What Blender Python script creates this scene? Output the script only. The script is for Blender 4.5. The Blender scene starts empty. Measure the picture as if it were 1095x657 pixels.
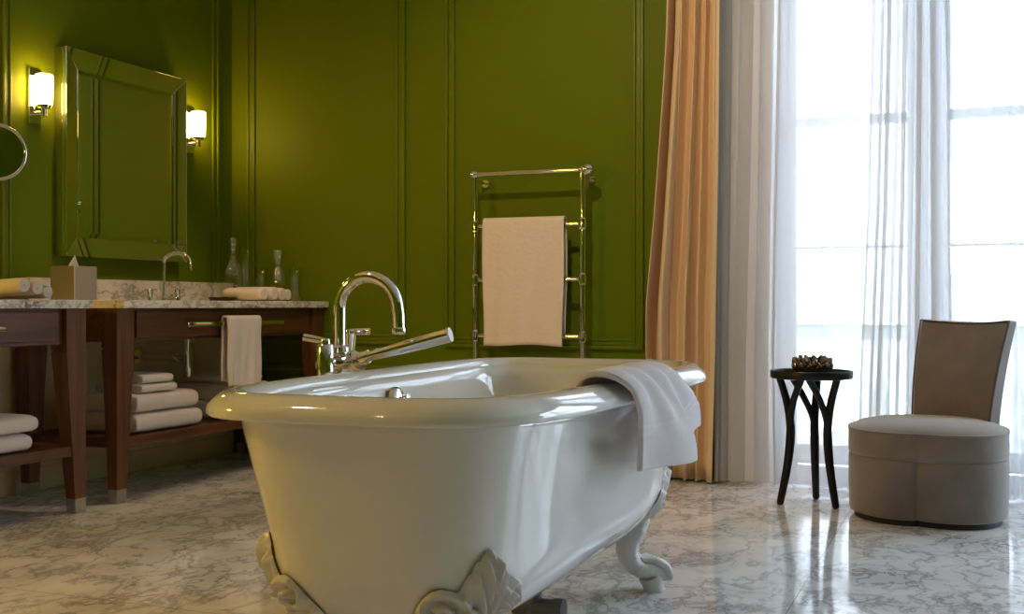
import bpy, bmesh, math, random
from mathutils import Vector, Matrix
random.seed(7)
S = bpy.context.scene
COL = S.collection
PI = math.pi

# ------------------------------------------------------------------ helpers
def link(o, parent=None):
    COL.objects.link(o)
    if parent: o.parent = parent
    return o

def obj(name, bm, mat, parent=None, smooth=True, loc=None, rotz=0, angle=40, recalc=True):
    if recalc: bmesh.ops.recalc_face_normals(bm, faces=bm.faces)
    me = bpy.data.meshes.new(name); bm.to_mesh(me); bm.free()
    me.materials.append(mat)
    if smooth:
        for p in me.polygons: p.use_smooth = True
        try: me.set_sharp_from_angle(angle=math.radians(angle))
        except Exception: pass
    o = bpy.data.objects.new(name, me)
    if loc: o.location = loc
    if rotz: o.rotation_euler = (0, 0, rotz)
    return link(o, parent)

def empty(name, loc=(0, 0, 0), rotz=0):
    o = bpy.data.objects.new(name, None); o.empty_display_size = .05
    o.location = loc; o.rotation_euler = (0, 0, rotz)
    return link(o)

def tag(o, label, cat, group=None):
    o['label'] = label; o['category'] = cat
    if group: o['group'] = group
    return o

def struct(o): o['kind'] = 'structure'; return o

def box(bm, x0, x1, y0, y1, z0, z1, bev=0, seg=2):
    r = bmesh.ops.create_cube(bm, size=1)
    vs = r['verts']
    for v in vs:
        v.co = Vector(((x0+x1)/2+v.co.x*(x1-x0), (y0+y1)/2+v.co.y*(y1-y0), (z0+z1)/2+v.co.z*(z1-z0)))
    if bev:
        es = set(e for v in vs for e in v.link_edges)
        bmesh.ops.bevel(bm, geom=list(es), offset=bev, segments=seg, affect='EDGES', profile=.5)
    return bm

def loft(bm, rings, cap0=True, cap1=True, closed=True):
    """rings: list of lists of points of equal length"""
    vr = [[bm.verts.new(p) for p in r] for r in rings]
    n = len(rings[0])
    for a, b in zip(vr, vr[1:]):
        for i in range(n if closed else n-1):
            j = (i+1) % n
            bm.faces.new((a[i], a[j], b[j], b[i]))
    if cap0 and closed: bm.faces.new(list(reversed(vr[0])))
    if cap1 and closed: bm.faces.new(vr[-1])
    return bm

def lathe(bm, prof, c=(0, 0, 0), n=32, cap0=True, cap1=True):
    rings = [[(c[0]+r*math.cos(2*PI*i/n), c[1]+r*math.sin(2*PI*i/n), c[2]+z) for i in range(n)] for r, z in prof]
    return loft(bm, rings, cap0, cap1)

def tube(bm, pts, rad, n=12, cap=True, sx=1.0, sy=1.0, up=None):
    """sweep a circle (ellipse) along pts with parallel transport"""
    P = [Vector(p) for p in pts]
    R = rad if isinstance(rad, (list, tuple)) else [rad]*len(P)
    T = []
    for i in range(len(P)):
        a = P[max(i-1, 0)]; b = P[min(i+1, len(P)-1)]
        T.append((b-a).normalized())
    u = Vector(up) if up else (Vector((0, 0, 1)) if abs(T[0].z) < .9 else Vector((1, 0, 0)))
    u = (u - T[0]*u.dot(T[0])).normalized()
    rings = []
    for i in range(len(P)):
        u = (u - T[i]*u.dot(T[i])).normalized()
        w = T[i].cross(u)
        rings.append([P[i]+(u*math.cos(2*PI*k/n)*sx+w*math.sin(2*PI*k/n)*sy)*R[i] for k in range(n)])
    return loft(bm, rings, cap, cap)

def spline(pts, n=8):
    """catmull-rom through pts"""
    P = [Vector(p) for p in pts]; out = []
    for i in range(len(P)-1):
        p0 = P[max(i-1, 0)]; p1 = P[i]; p2 = P[i+1]; p3 = P[min(i+2, len(P)-1)]
        for k in range(n):
            t = k/n
            out.append(.5*((2*p1)+(p2-p0)*t+(2*p0-5*p1+4*p2-p3)*t*t+(3*p1-p0-3*p2+p3)*t**3))
    out.append(P[-1])
    return out

def lerp_table(tab, x):
    for (x0, y0), (x1, y1) in zip(tab, tab[1:]):
        if x <= x1:
            t = (x-x0)/(x1-x0) if x1 > x0 else 0
            t = max(0, min(1, t))
            return y0+(y1-y0)*t
    return tab[-1][1]

def sstep(a, b, x):
    t = max(0, min(1, (x-a)/(b-a))); return t*t*(3-2*t)

def grid(bm, f, nu, nv):
    vs = [[bm.verts.new(f(i/nu, j/nv)) for j in range(nv+1)] for i in range(nu+1)]
    for i in range(nu):
        for j in range(nv):
            bm.faces.new((vs[i][j], vs[i+1][j], vs[i+1][j+1], vs[i][j+1]))
    return bm

def solidify(o, t, off=0):
    m = o.modifiers.new('thickness', 'SOLIDIFY'); m.thickness = t; m.offset = off; return o

def subsurf(o, l=1):
    m = o.modifiers.new('smooth', 'SUBSURF'); m.levels = l; m.render_levels = l; return o

# ------------------------------------------------------------------ materials
def mat(name):
    m = bpy.data.materials.new(name); m.use_nodes = True
    nt = m.node_tree; b = nt.nodes['Principled BSDF']
    return m, nt, b

def N(nt, t, **kw):
    n = nt.nodes.new(t)
    for k, v in kw.items(): setattr(n, k, v)
    return n

def simple(name, col, rough=.5, metal=0, spec=.5, coat=0, sheen=0, bump=None, var=None):
    m, nt, b = mat(name)
    b.inputs['Base Color'].default_value = (*col, 1)
    b.inputs['Roughness'].default_value = rough
    b.inputs['Metallic'].default_value = metal
    b.inputs['Specular IOR Level'].default_value = spec
    b.inputs['Coat Weight'].default_value = coat
    b.inputs['Coat Roughness'].default_value = .03
    b.inputs['Sheen Weight'].default_value = sheen
    tc = N(nt, 'ShaderNodeTexCoord')
    if var:
        sc, amt = var
        nz = N(nt, 'ShaderNodeTexNoise'); nz.inputs['Scale'].default_value = sc; nz.inputs['Detail'].default_value = 4
        nt.links.new(tc.outputs['Object'], nz.inputs['Vector'])
        mx = N(nt, 'ShaderNodeMix', data_type='RGBA')
        mx.inputs['A'].default_value = (*[c*(1-amt) for c in col], 1)
        mx.inputs['B'].default_value = (*[min(1, c*(1+amt)) for c in col], 1)
        nt.links.new(nz.outputs['Fac'], mx.inputs['Factor'])
        nt.links.new(mx.outputs['Result'], b.inputs['Base Color'])
    if bump:
        sc, st, dist = bump
        nz = N(nt, 'ShaderNodeTexNoise'); nz.inputs['Scale'].default_value = sc; nz.inputs['Detail'].default_value = 5
        nt.links.new(tc.outputs['Object'], nz.inputs['Vector'])
        bp = N(nt, 'ShaderNodeBump'); bp.inputs['Strength'].default_value = st; bp.inputs['Distance'].default_value = dist
        nt.links.new(nz.outputs['Fac'], bp.inputs['Height'])
        nt.links.new(bp.outputs['Normal'], b.inputs['Normal'])
    return m

def ramp(nt, stops):
    r = N(nt, 'ShaderNodeValToRGB')
    e = r.color_ramp.elements
    while len(e) > 1: e.remove(e[-1])
    e[0].position = stops[0][0]; e[0].color = (*stops[0][1], 1)
    for p, c in stops[1:]:
        k = e.new(p); k.color = (*c, 1)
    return r

def marble(name, scale, base, mid, vein, rough, tiles=None, spec=.5, veinw=.03, coat=0):
    m, nt, b = mat(name)
    g = N(nt, 'ShaderNodeNewGeometry')
    pos = g.outputs['Position']
    # warp
    nz = N(nt, 'ShaderNodeTexNoise'); nz.inputs['Scale'].default_value = scale*.8; nz.inputs['Detail'].default_value = 6
    nt.links.new(pos, nz.inputs['Vector'])
    sub = N(nt, 'ShaderNodeVectorMath', operation='SUBTRACT'); sub.inputs[1].default_value = (.5, .5, .5)
    nt.links.new(nz.outputs['Color'], sub.inputs[0])
    scl = N(nt, 'ShaderNodeVectorMath', operation='SCALE'); scl.inputs['Scale'].default_value = .9/scale
    nt.links.new(sub.outputs[0], scl.inputs[0])
    add = N(nt, 'ShaderNodeVectorMath', operation='ADD')
    nt.links.new(pos, add.inputs[0]); nt.links.new(scl.outputs[0], add.inputs[1])
    vec = add.outputs[0]
    def veins(sc, w):
        n2 = N(nt, 'ShaderNodeTexNoise'); n2.inputs['Scale'].default_value = sc; n2.inputs['Detail'].default_value = 5
        n2.inputs['Roughness'].default_value = .6
        mp = N(nt, 'ShaderNodeMapping'); mp.inputs['Scale'].default_value = (1, .55, 1); mp.inputs['Rotation'].default_value = (0, 0, .7)
        nt.links.new(vec, mp.inputs['Vector']); nt.links.new(mp.outputs[0], n2.inputs['Vector'])
        s = N(nt, 'ShaderNodeMath', operation='SUBTRACT'); s.inputs[1].default_value = .5
        nt.links.new(n2.outputs['Fac'], s.inputs[0])
        a = N(nt, 'ShaderNodeMath', operation='ABSOLUTE'); nt.links.new(s.outputs[0], a.inputs[0])
        r = N(nt, 'ShaderNodeMapRange'); r.inputs['From Min'].default_value = 0; r.inputs['From Max'].default_value = w
        r.inputs['To Min'].default_value = 1; r.inputs['To Max'].default_value = 0
        nt.links.new(a.outputs[0], r.inputs['Value'])
        return r.outputs[0]
    v1 = veins(scale, veinw); v2 = veins(scale*2.6, veinw*1.2)
    cl = N(nt, 'ShaderNodeTexNoise'); cl.inputs['Scale'].default_value = scale*.9; cl.inputs['Detail'].default_value = 6
    nt.links.new(vec, cl.inputs['Vector'])
    cr = N(nt, 'ShaderNodeMapRange'); cr.inputs['From Min'].default_value = .36; cr.inputs['From Max'].default_value = .66
    nt.links.new(cl.outputs['Fac'], cr.inputs['Value'])
    m1 = N(nt, 'ShaderNodeMix', data_type='RGBA'); m1.inputs['A'].default_value = (*base, 1); m1.inputs['B'].default_value = (*mid, 1)
    nt.links.new(cr.outputs[0], m1.inputs['Factor'])
    # vein strength modulated by clouds
    md = N(nt, 'ShaderNodeMath', operation='MULTIPLY'); nt.links.new(v1, md.inputs[0]); md.inputs[1].default_value = .6
    md2 = N(nt, 'ShaderNodeMath', operation='MULTIPLY'); nt.links.new(v2, md2.inputs[0]); nt.links.new(cr.outputs[0], md2.inputs[1])
    mxx = N(nt, 'ShaderNodeMath', operation='MAXIMUM'); nt.links.new(md.outputs[0], mxx.inputs[0]); nt.links.new(md2.outputs[0], mxx.inputs[1])
    m2 = N(nt, 'ShaderNodeMix', data_type='RGBA'); m2.inputs['B'].default_value = (*vein, 1)
    nt.links.new(m1.outputs['Result'], m2.inputs['A']); nt.links.new(mxx.outputs[0], m2.inputs['Factor'])
    out = m2.outputs['Result']
    if tiles:
        T, ox, oy = tiles
        br = N(nt, 'ShaderNodeTexBrick'); br.offset = 0; br.inputs['Scale'].default_value = 1
        br.inputs['Brick Width'].default_value = T; br.inputs['Row Height'].default_value = T
        br.inputs['Mortar Size'].default_value = .0016; br.inputs['Mortar Smooth'].default_value = .2
        mp = N(nt, 'ShaderNodeMapping'); mp.inputs['Location'].default_value = (-ox, -oy, 0)
        nt.links.new(pos, mp.inputs['Vector']); nt.links.new(mp.outputs[0], br.inputs['Vector'])
        m3 = N(nt, 'ShaderNodeMix', data_type='RGBA'); m3.inputs['B'].default_value = (.34, .33, .33, 1)
        nt.links.new(out, m3.inputs['A']); nt.links.new(br.outputs['Fac'], m3.inputs['Factor'])
        out = m3.outputs['Result']
    nt.links.new(out, b.inputs['Base Color'])
    b.inputs['Roughness'].default_value = rough; b.inputs['Specular IOR Level'].default_value = spec
    b.inputs['Coat Weight'].default_value = coat; b.inputs['Coat Roughness'].default_value = .02
    return m

def wood(name, vert, c0=(.060, .018, .006), c1=(.16, .058, .02)):
    m, nt, b = mat(name)
    g = N(nt, 'ShaderNodeNewGeometry')
    mp = N(nt, 'ShaderNodeMapping')
    mp.inputs['Scale'].default_value = (45, 45, 2.5) if vert else (45, 2.5, 45)
    nt.links.new(g.outputs['Position'], mp.inputs['Vector'])
    nz = N(nt, 'ShaderNodeTexNoise'); nz.inputs['Scale'].default_value = 1; nz.inputs['Detail'].default_value = 5; nz.inputs['Distortion'].default_value = .6
    nt.links.new(mp.outputs[0], nz.inputs['Vector'])
    r = ramp(nt, [(.3, c0), (.7, c1)])
    nt.links.new(nz.outputs['Fac'], r.inputs['Fac']); nt.links.new(r.outputs['Color'], b.inputs['Base Color'])
    b.inputs['Roughness'].default_value = .35
    return m

def cloth(name, col, bump=(260, .35, .004), sheen=.3, rough=.9):
    return simple(name, col, rough, spec=.2, sheen=sheen, bump=bump)

M = {}
M['green'] = simple('green wall paint', (.118, .168, .001), .55, spec=.16, bump=(180, .05, .002))
M['green_trim'] = simple('green moulding paint', (.122, .170, .0012), .42, spec=.28)
M['cream'] = simple('cream dado panel', (.74, .60, .40), .5, var=(3, .06))
M['ceiling'] = simple('ceiling paint', (.62, .58, .48), .8)
M['white_paint'] = simple('white window paint', (.75, .76, .77), .4)
M['architrave'] = simple('cream window architrave', (.80, .70, .58), .45)
M['floor'] = marble('polished floor marble', 4.2, (.88, .87, .87), (.66, .65, .66), (.22, .21, .23), .08, tiles=(.75, -.46, 3.95-.75*6), spec=.5, veinw=.032)
M['marble'] = marble('counter marble', 6.0, (.86, .80, .71), (.70, .63, .56), (.12, .11, .11), .12, veinw=.03)
M['wood_h'] = wood('dark walnut with level grain', False)
M['wood_v'] = wood('dark walnut with upright grain', True, (.075, .024, .008), (.17, .064, .022))
M['enamel'] = simple('white bath enamel', (.80, .79, .77), .07, spec=.6, coat=.5)
M['foot'] = simple('white painted cast iron', (.68, .66, .64), .28, spec=.5)
M['chrome'] = simple('polished chrome', (.78, .77, .75), .06, metal=1)
M['nickel'] = simple('satin nickel', (.55, .52, .48), .25, metal=1)
M['grey_pipe'] = simple('grey waste pipe', (.14, .14, .15), .35, metal=.4)
M['black'] = simple('black lacquered wood', (.004, .004, .0045), .3, spec=.4)
M['black_matte'] = simple('matte black', (.01, .01, .01), .5)
M['towel'] = cloth('white towelling', (.74, .66, .62))
M['towel_cool'] = cloth('white bath towelling', (.83, .765, .80), bump=(500, .5, .004))
M['linen'] = cloth('white cotton towel', (.84, .72, .65), bump=(45, .5, .006))
M['peach'] = simple('peach satin curtain', (.76, .56, .34), .5, spec=.3, sheen=.4, bump=(300, .08, .002))
M['velvet'] = simple('taupe velvet', (.19, .155, .132), .75, spec=.2, sheen=.7, var=(7, .38), bump=(400, .2, .002))
M['piping'] = simple('dark taupe piping', (.10, .08, .07), .6)
M['mirror'] = simple('mirror silvering', (.82, .84, .82), .015, metal=1)
M['mirror_edge'] = simple('mirror edge strip', (.6, .6, .58), .12, metal=1)
M['bronze'] = simple('smoked lustre glass', (.16, .115, .075), .16, metal=.85, spec=.8, var=(60, .7))
M['satin'] = simple('brushed light metal', (.50, .43, .36), .42, metal=.7)
M['paper'] = simple('tissue paper', (.82, .72, .62), .8)
M['stone_pale'] = simple('pale render', (.75, .74, .72), .9)
M['pane_dark'] = simple('facade window glass', (.35, .37, .40), .2)

def glass_mat(name, tint=(1, 1, 1), refl=.12, rough=.0):
    m = bpy.data.materials.new(name); m.use_nodes = True
    nt = m.node_tree; nt.nodes.clear()
    o = N(nt, 'ShaderNodeOutputMaterial'); t = N(nt, 'ShaderNodeBsdfTransparent'); g = N(nt, 'ShaderNodeBsdfGlossy')
    t.inputs['Color'].default_value = (*tint, 1); g.inputs['Roughness'].default_value = rough
    lw = N(nt, 'ShaderNodeLayerWeight'); lw.inputs['Blend'].default_value = .5
    pw = N(nt, 'ShaderNodeMath', operation='POWER'); pw.inputs[1].default_value = 2.5
    ma = N(nt, 'ShaderNodeMath', operation='MULTIPLY_ADD'); ma.inputs[1].default_value = .6; ma.inputs[2].default_value = refl
    nt.links.new(lw.outputs['Facing'], pw.inputs[0]); nt.links.new(pw.outputs[0], ma.inputs[0])
    mx = N(nt, 'ShaderNodeMixShader')
    nt.links.new(ma.outputs[0], mx.inputs['Fac'])
    nt.links.new(t.outputs[0], mx.inputs[1]); nt.links.new(g.outputs[0], mx.inputs[2]); nt.links.new(mx.outputs[0], o.inputs['Surface'])
    return m
M['pane'] = glass_mat('window pane glass', (.97, .98, .98), .05)
M['glass'] = glass_mat('clear thin glass', (.97, .98, .95), .12, .02)

def sheer_mat(name, col, transp, backc):
    m = bpy.data.materials.new(name); m.use_nodes = True
    nt = m.node_tree; nt.nodes.clear()
    o = N(nt, 'ShaderNodeOutputMaterial'); t = N(nt, 'ShaderNodeBsdfTransparent')
    d = N(nt, 'ShaderNodeBsdfDiffuse'); tr = N(nt, 'ShaderNodeBsdfTranslucent')
    d.inputs['Color'].default_value = (*col, 1); tr.inputs['Color'].default_value = (*backc, 1)
    a = N(nt, 'ShaderNodeMixShader'); a.inputs['Fac'].default_value = .42
    nt.links.new(d.outputs[0], a.inputs[1]); nt.links.new(tr.outputs[0], a.inputs[2])
    # the weave looks denser when seen edge-on
    lw = N(nt, 'ShaderNodeLayerWeight'); lw.inputs['Blend'].default_value = .5
    mr = N(nt, 'ShaderNodeMapRange'); mr.inputs['To Min'].default_value = 1-transp; mr.inputs['To Max'].default_value = min(1, 1.25-transp)
    nt.links.new(lw.outputs['Facing'], mr.inputs['Value'])
    mx = N(nt, 'ShaderNodeMixShader')
    nt.links.new(mr.outputs[0], mx.inputs['Fac'])
    nt.links.new(t.outputs[0], mx.inputs[1]); nt.links.new(a.outputs[0], mx.inputs[2]); nt.links.new(mx.outputs[0], o.inputs['Surface'])
    return m
M['sheer'] = sheer_mat('white voile', (.90, .88, .87), .40, (.55, .56, .58))

def emis(name, col, st):
    m, nt, b = mat(name)
    b.inputs['Base Color'].default_value = (.9, .85, .75, 1); b.inputs['Roughness'].default_value = .3
    b.inputs['Emission Color'].default_value = (*col, 1); b.inputs['Emission Strength'].default_value = st
    return m
M['lamp'] = emis('glowing opal glass', (1, .57, .15), 46)

# ------------------------------------------------------------------ room
XL, YB, XR, YF, ZC = -3.786, 5.212, 4.6, -2.4, 2.95
W1 = (-.86, .46); W2 = (.75, 4.3); WZ = 2.62; WT = .26     # window openings
bm = bmesh.new(); box(bm, XL-.2, XR+.2, YF-.2, YB+.6, -.1, 0); struct(obj('floor', bm, M['floor'], smooth=False))
bm = bmesh.new(); box(bm, XL-.2, XR+.2, YF-.2, YB+WT, ZC, ZC+.1); struct(obj('ceiling', bm, M['ceiling'], smooth=False))
bm = bmesh.new(); box(bm, XL-.2, XL, YF-.2, YB+WT, 0, ZC); struct(obj('wall_left', bm, M['green'], smooth=False))
bm = bmesh.new(); box(bm, XR, XR+.2, YF-.2, YB+WT, 0, ZC); struct(obj('wall_right', bm, M['green'], smooth=False))
bm = bmesh.new(); box(bm, XL, XR, YF-.2, YF, 0, ZC); struct(obj('wall_front', bm, M['green'], smooth=False))
bm = bmesh.new()
for a, b_, z0, z1 in ((XL, W1[0], 0, ZC), (W1[1], W2[0], 0, ZC), (W2[1], XR, 0, ZC), (W1[0], W1[1], WZ, ZC), (W2[0], W2[1], WZ, ZC)):
    box(bm, a, b_, YB, YB+WT, z0, z1)
struct(obj('wall_back', bm, M['green'], smooth=False))
# cream dado behind the washstands, baseboards
bm = bmesh.new(); box(bm, XL, XL+.012, YF, YB, .10, .785); struct(obj('trim_1', bm, M['cream'], smooth=False))
bm = bmesh.new(); box(bm, XL, XL+.022, YF, YB, 0, .10, .004); struct(obj('baseboard_left', bm, M['cream'], smooth=False))
bm = bmesh.new(); box(bm, XL+.022, -1.11, YB-.02, YB, 0, .14, .004); struct(obj('baseboard_back', bm, M['green_trim'], smooth=False))

def moulding_frame(bm, plane, a0, a1, z0, z1):
    """picture-frame moulding on a wall: three stepped ribs; plane 'x' (left wall) or 'y' (back wall)"""
    for inset, w, d in ((0, .018, .016), (.018, .022, .008), (.040, .014, .013)):
        A0, A1, Z0, Z1 = a0+inset, a1-inset, z0+inset, z1-inset
        for r in ((A0, A0+w, Z0, Z1), (A1-w, A1, Z0, Z1), (A0+w, A1-w, Z0, Z0+w), (A0+w, A1-w, Z1-w, Z1)):
            if plane == 'x': box(bm, XL, XL+d, r[0], r[1], r[2], r[3], .003, 2)
            else: box(bm, r[0], r[1], YB-d, YB, r[2], r[3], .003, 2)
k = 2
for plane, a0, a1, z0, z1 in (('x', 3.61, 5.085, .79, 2.7), ('x', 1.9, 3.45, .79, 2.7),
                              ('y', -3.685, -2.715, .60, 2.7), ('y', -2.49, -1.455, .59, 2.7),
                              ('y', -3.685, -2.715, .22, .49), ('y', -2.49, -1.455, .22, .49)):
    bm = bmesh.new(); moulding_frame(bm, plane, a0, a1, z0, z1)
    struct(obj('trim_%d' % k, bm, M['green_trim'], angle=30)); k += 1

# windows
def window(idx, x0, x1):
    y = YB+.13
    bm = bmesh.new()
    mid = (x0+x1)/2+.0
    fw = .055
    box(bm, x0, x0+fw, y-.03, y+.04, 0, WZ, .006); box(bm, x1-fw, x1, y-.03, y+.04, 0, WZ, .006)
    box(bm, x0+fw, x1-fw, y-.03, y+.04, WZ-fw, WZ, .006); box(bm, x0+fw, x1-fw, y-.03, y+.04, 0, .07, .006)
    box(bm, mid-.05, mid+.05, y-.035, y+.04, .07, WZ-fw, .008)
    fr = struct(obj('window_%d' % idx, bm, M['white_paint'], smooth=False))
    for s0, s1 in ((x0+fw, mid-.05), (mid+.05, x1-fw)):
        b2 = bmesh.new()
        box(b2, s0, s0+.04, y-.022, y+.022, .07, WZ-fw, .005); box(b2, s1-.04, s1, y-.022, y+.022, .07, WZ-fw, .005)
        for z, h in ((.70, .016), (1.057, .013), (1.612, .045), (.08, .09)):
            box(b2, s0+.04, s1-.04, y-.02, y+.02, z, z+h, .003)
        sash = obj('casement', b2, M['white_paint'], fr, smooth=False)
        b3 = bmesh.new(); box(b3, s0+.02, s1-.02, y-.003, y+.003, .10, WZ-fw-.01)
        obj('glass_pane', b3, M['pane'], fr, smooth=False)
    return fr
window(1, *W1); window(2, *W2)  # second window is out of view, added and widened to supply daylight
# painted lining of the window reveals
for i, (x0, x1) in enumerate((W1, W2)):
    bm = bmesh.new()
    box(bm, x0-.0, x0+.012, YB, YB+.10, 0, WZ); box(bm, x1-.012, x1, YB, YB+.10, 0, WZ); box(bm, x0+.012, x1-.012, YB, YB+.10, WZ-.012, WZ)
    struct(obj('trim_%d' % k, bm, M['white_paint'], smooth=False)); k += 1

bm = bmesh.new(); box(bm, -1.09, W1[0], YB-.012, YB, 0, WZ+.14, .003); box(bm, W1[1], .70, YB-.012, YB, 0, WZ+.14, .003); box(bm, W1[0], W1[1], YB-.012, YB, WZ, WZ+.14, .003)
struct(obj('trim_%d' % k, bm, M['architrave'], smooth=False)); k += 1
# balcony balustrade and the building across the street
bal = empty('outside_balustrade', (.75, 6.15, 0))
tag(bal, 'pale stone balcony balustrade outside, seen faintly through the voile', 'balustrade')
bm = bmesh.new(); box(bm, -2.6, 2.6, -.09, .09, .62, .70, .012); obj('handrail', bm, M['stone_pale'], bal)
bm = bmesh.new(); box(bm, -2.6, 2.6, -.09, .09, -.1, .10, .01); obj('plinth', bm, M['stone_pale'], bal)
bprof = [(.035, .10), (.035, .13), (.022, .15), (.05, .26), (.045, .33), (.02, .44), (.022, .55), (.036, .58), (.036, .62)]
for i in range(24):
    bm = bmesh.new(); lathe(bm, bprof, (-2.5+.215*i, 0, 0), 16); obj('baluster', bm, M['stone_pale'], bal)
fac = empty('street_building', (0, 16, -6))
tag(fac, 'pale apartment building across the street behind the veiled windows', 'building')
bm = bmesh.new(); box(bm, -14, 14, 0, 4, 0, 12.2); box(bm, -14.2, 14.2, -.3, 4, 12.2, 12.6, .03); obj('wall', bm, M['stone_pale'], fac, smooth=False)
for i in range(9):
    for j in range(3):
        x = -11+2.6*i; z = 1.5+3.6*j
        bm = bmesh.new(); box(bm, x-.1, x+1.2, -.06, .02, z-.1, z+2.2, .01); w = obj('window', bm, M['white_paint'], fac, smooth=False)
        b2 = bmesh.new(); box(b2, x, x+1.1, -.08, -.055, z, z+2.1); obj('pane', b2, M['pane_dark'], w, smooth=False)

# ------------------------------------------------------------------ bathtub
TC = (-1.051, 2.487); TA = .022
ta, tb, tn, tr_, teg, tz = .785, .366, 4.6, .0235, .05, .62
def outline(A, B, n, N_=120, eg=teg):
    d = []
    K = 2400
    for i in range(K):
        t = 2*PI*i/K; c, s = math.cos(t), math.sin(t)
        u = A*math.copysign(abs(c)**(2/n), c); v = B*math.copysign(abs(s)**(2/n), s)*(1+eg*u/A)
        d.append((v, u))
    L = [0]
    for i in range(K): 
        p, q = d[i], d[(i+1) % K]; L.append(L[-1]+math.hypot(q[0]-p[0], q[1]-p[1]))
    out = []; j = 0
    for i in range(N_):
        s = L[-1]*i/N_
        while L[j+1] < s: j += 1
        p, q = d[j], d[(j+1) % K]; f = (s-L[j])/max(1e-9, L[j+1]-L[j])
        out.append((p[0]+(q[0]-p[0])*f, p[1]+(q[1]-p[1])*f))
    return out
zb, hf, wf = .148, .20, .25
def inset(z):
    z0 = tz-tr_
    d = max(0, min(z0-z, z0-zb-hf))
    e = 0 if z >= zb+hf else wf*(1-math.sqrt(max(0, 1-((zb+hf-z)/hf)**2)))
    return .033+.20*d+e*1.05, .033+.172*d+e
def nz_(z): return 4.0+.6*sstep(.3, .6, z)
def ring_out(z, extra=0):
    a, b = inset(z)
    return [(x, y, z) for x, y in outline(ta-a-extra, max(.02, tb-b-extra), nz_(z))]
tub = empty('bathtub', (TC[0], TC[1], 0), TA)
tag(tub, 'white freestanding roll-top bathtub on ornate claw feet', 'bathtub')
rings = []
zs_out = [zb+hf*(1-math.sin(PI/2*i/12)) for i in range(12, -1, -1)]+[zb+hf+(tz-zb-hf)*i/6 for i in range(1, 7)]
for z in zs_out: rings.append(ring_out(z))
ib, ihf, iwf = .205, .22, .22
def ring_in(z):
    d = max(0, min(tz-z, tz-ib-ihf)); e = 0 if z >= ib+ihf else iwf*(1-math.sqrt(max(0, 1-((ib+ihf-z)/ihf)**2)))
    return [(x, y, z) for x, y in outline(ta-.057-.22*d-e, max(.03, tb-.057-.20*d-e), nz_(z))]
for z in [tz+.002]+[tz-(tz-ib-ihf)*i/6 for i in range(1, 7)]+[ib+ihf*(1-math.sin(PI/2*i/12)) for i in range(1, 13)]:
    rings.append(ring_in(z))
bm = bmesh.new(); loft(bm, rings); obj('tub_shell', bm, M['enamel'], tub, angle=180)
# rolled rim
lip = [(-.059, -.024), (-.0585, -.008), (-.056, .004), (-.050, .0135), (-.040, .0200), (-.027, .0225), (-.013, .0205), (0, .0150), (.011, .0065), (.0195, -.0035), (.0235, -.0125), (.0230, -.0195), (.0185, -.0240), (.010, -.0245), (-.004, -.0225), (-.020, -.0215), (-.040, -.0225)]
ol = outline(ta, tb, tn, 160); n = len(ol); rr = []
for i in range(n):
    p, q = ol[i-1], ol[(i+1) % n]; tx, ty = q[0]-p[0], q[1]-p[1]; L = math.hypot(tx, ty)
    nx, ny = -ty/L, tx/L
    if nx*ol[i][0]+ny*ol[i][1] < 0: nx, ny = -nx, -ny
    rr.append([(ol[i][0]+nx*a, ol[i][1]+ny*a, tz+b) for a, b in lip])
bm = bmesh.new(); loft(bm, rr+[rr[0]], False, False); bmesh.ops.remove_doubles(bm, verts=bm.verts, dist=1e-5)
obj('rolled_rim', bm, M['enamel'], tub, angle=180)

_cache = {}
def shell_at(z):
    kz = round(z, 4)
    if kz not in _cache:
        a, b = inset(z); o = outline(ta-a, max(.02, tb-b), nz_(z), 240)
        _cache[kz] = o
    return _cache[kz]
def shell_pt(ang, z, off):
    """hit the shell outline at bearing ang (about a point pulled towards that end) and push outward"""
    o = shell_at(z)
    ox, oy = ang[1]
    best = None
    dx, dy = math.cos(ang[0]), math.sin(ang[0])
    for i in range(len(o)):
        p, q = o[i], o[(i+1) % len(o)]
        ex, ey = q[0]-p[0], q[1]-p[1]
        det = dx*(-ey)+ex*dy
        if abs(det) < 1e-12: continue
        t = ((p[0]-ox)*(-ey)+ex*(p[1]-oy))/det
        u = (dx*(p[1]-oy)-dy*(p[0]-ox))/det
        if t > 0 and -1e-6 <= u <= 1+1e-6:
            L = math.hypot(ex, ey); nx, ny = -ey/L, ex/L
            if nx*dx+ny*dy < 0: nx, ny = -nx, -ny
            if best is None or t > best[0]: best = (t, (ox+dx*t+nx*off, oy+dy*t+ny*off, z), (nx, ny))
    return best

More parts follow.
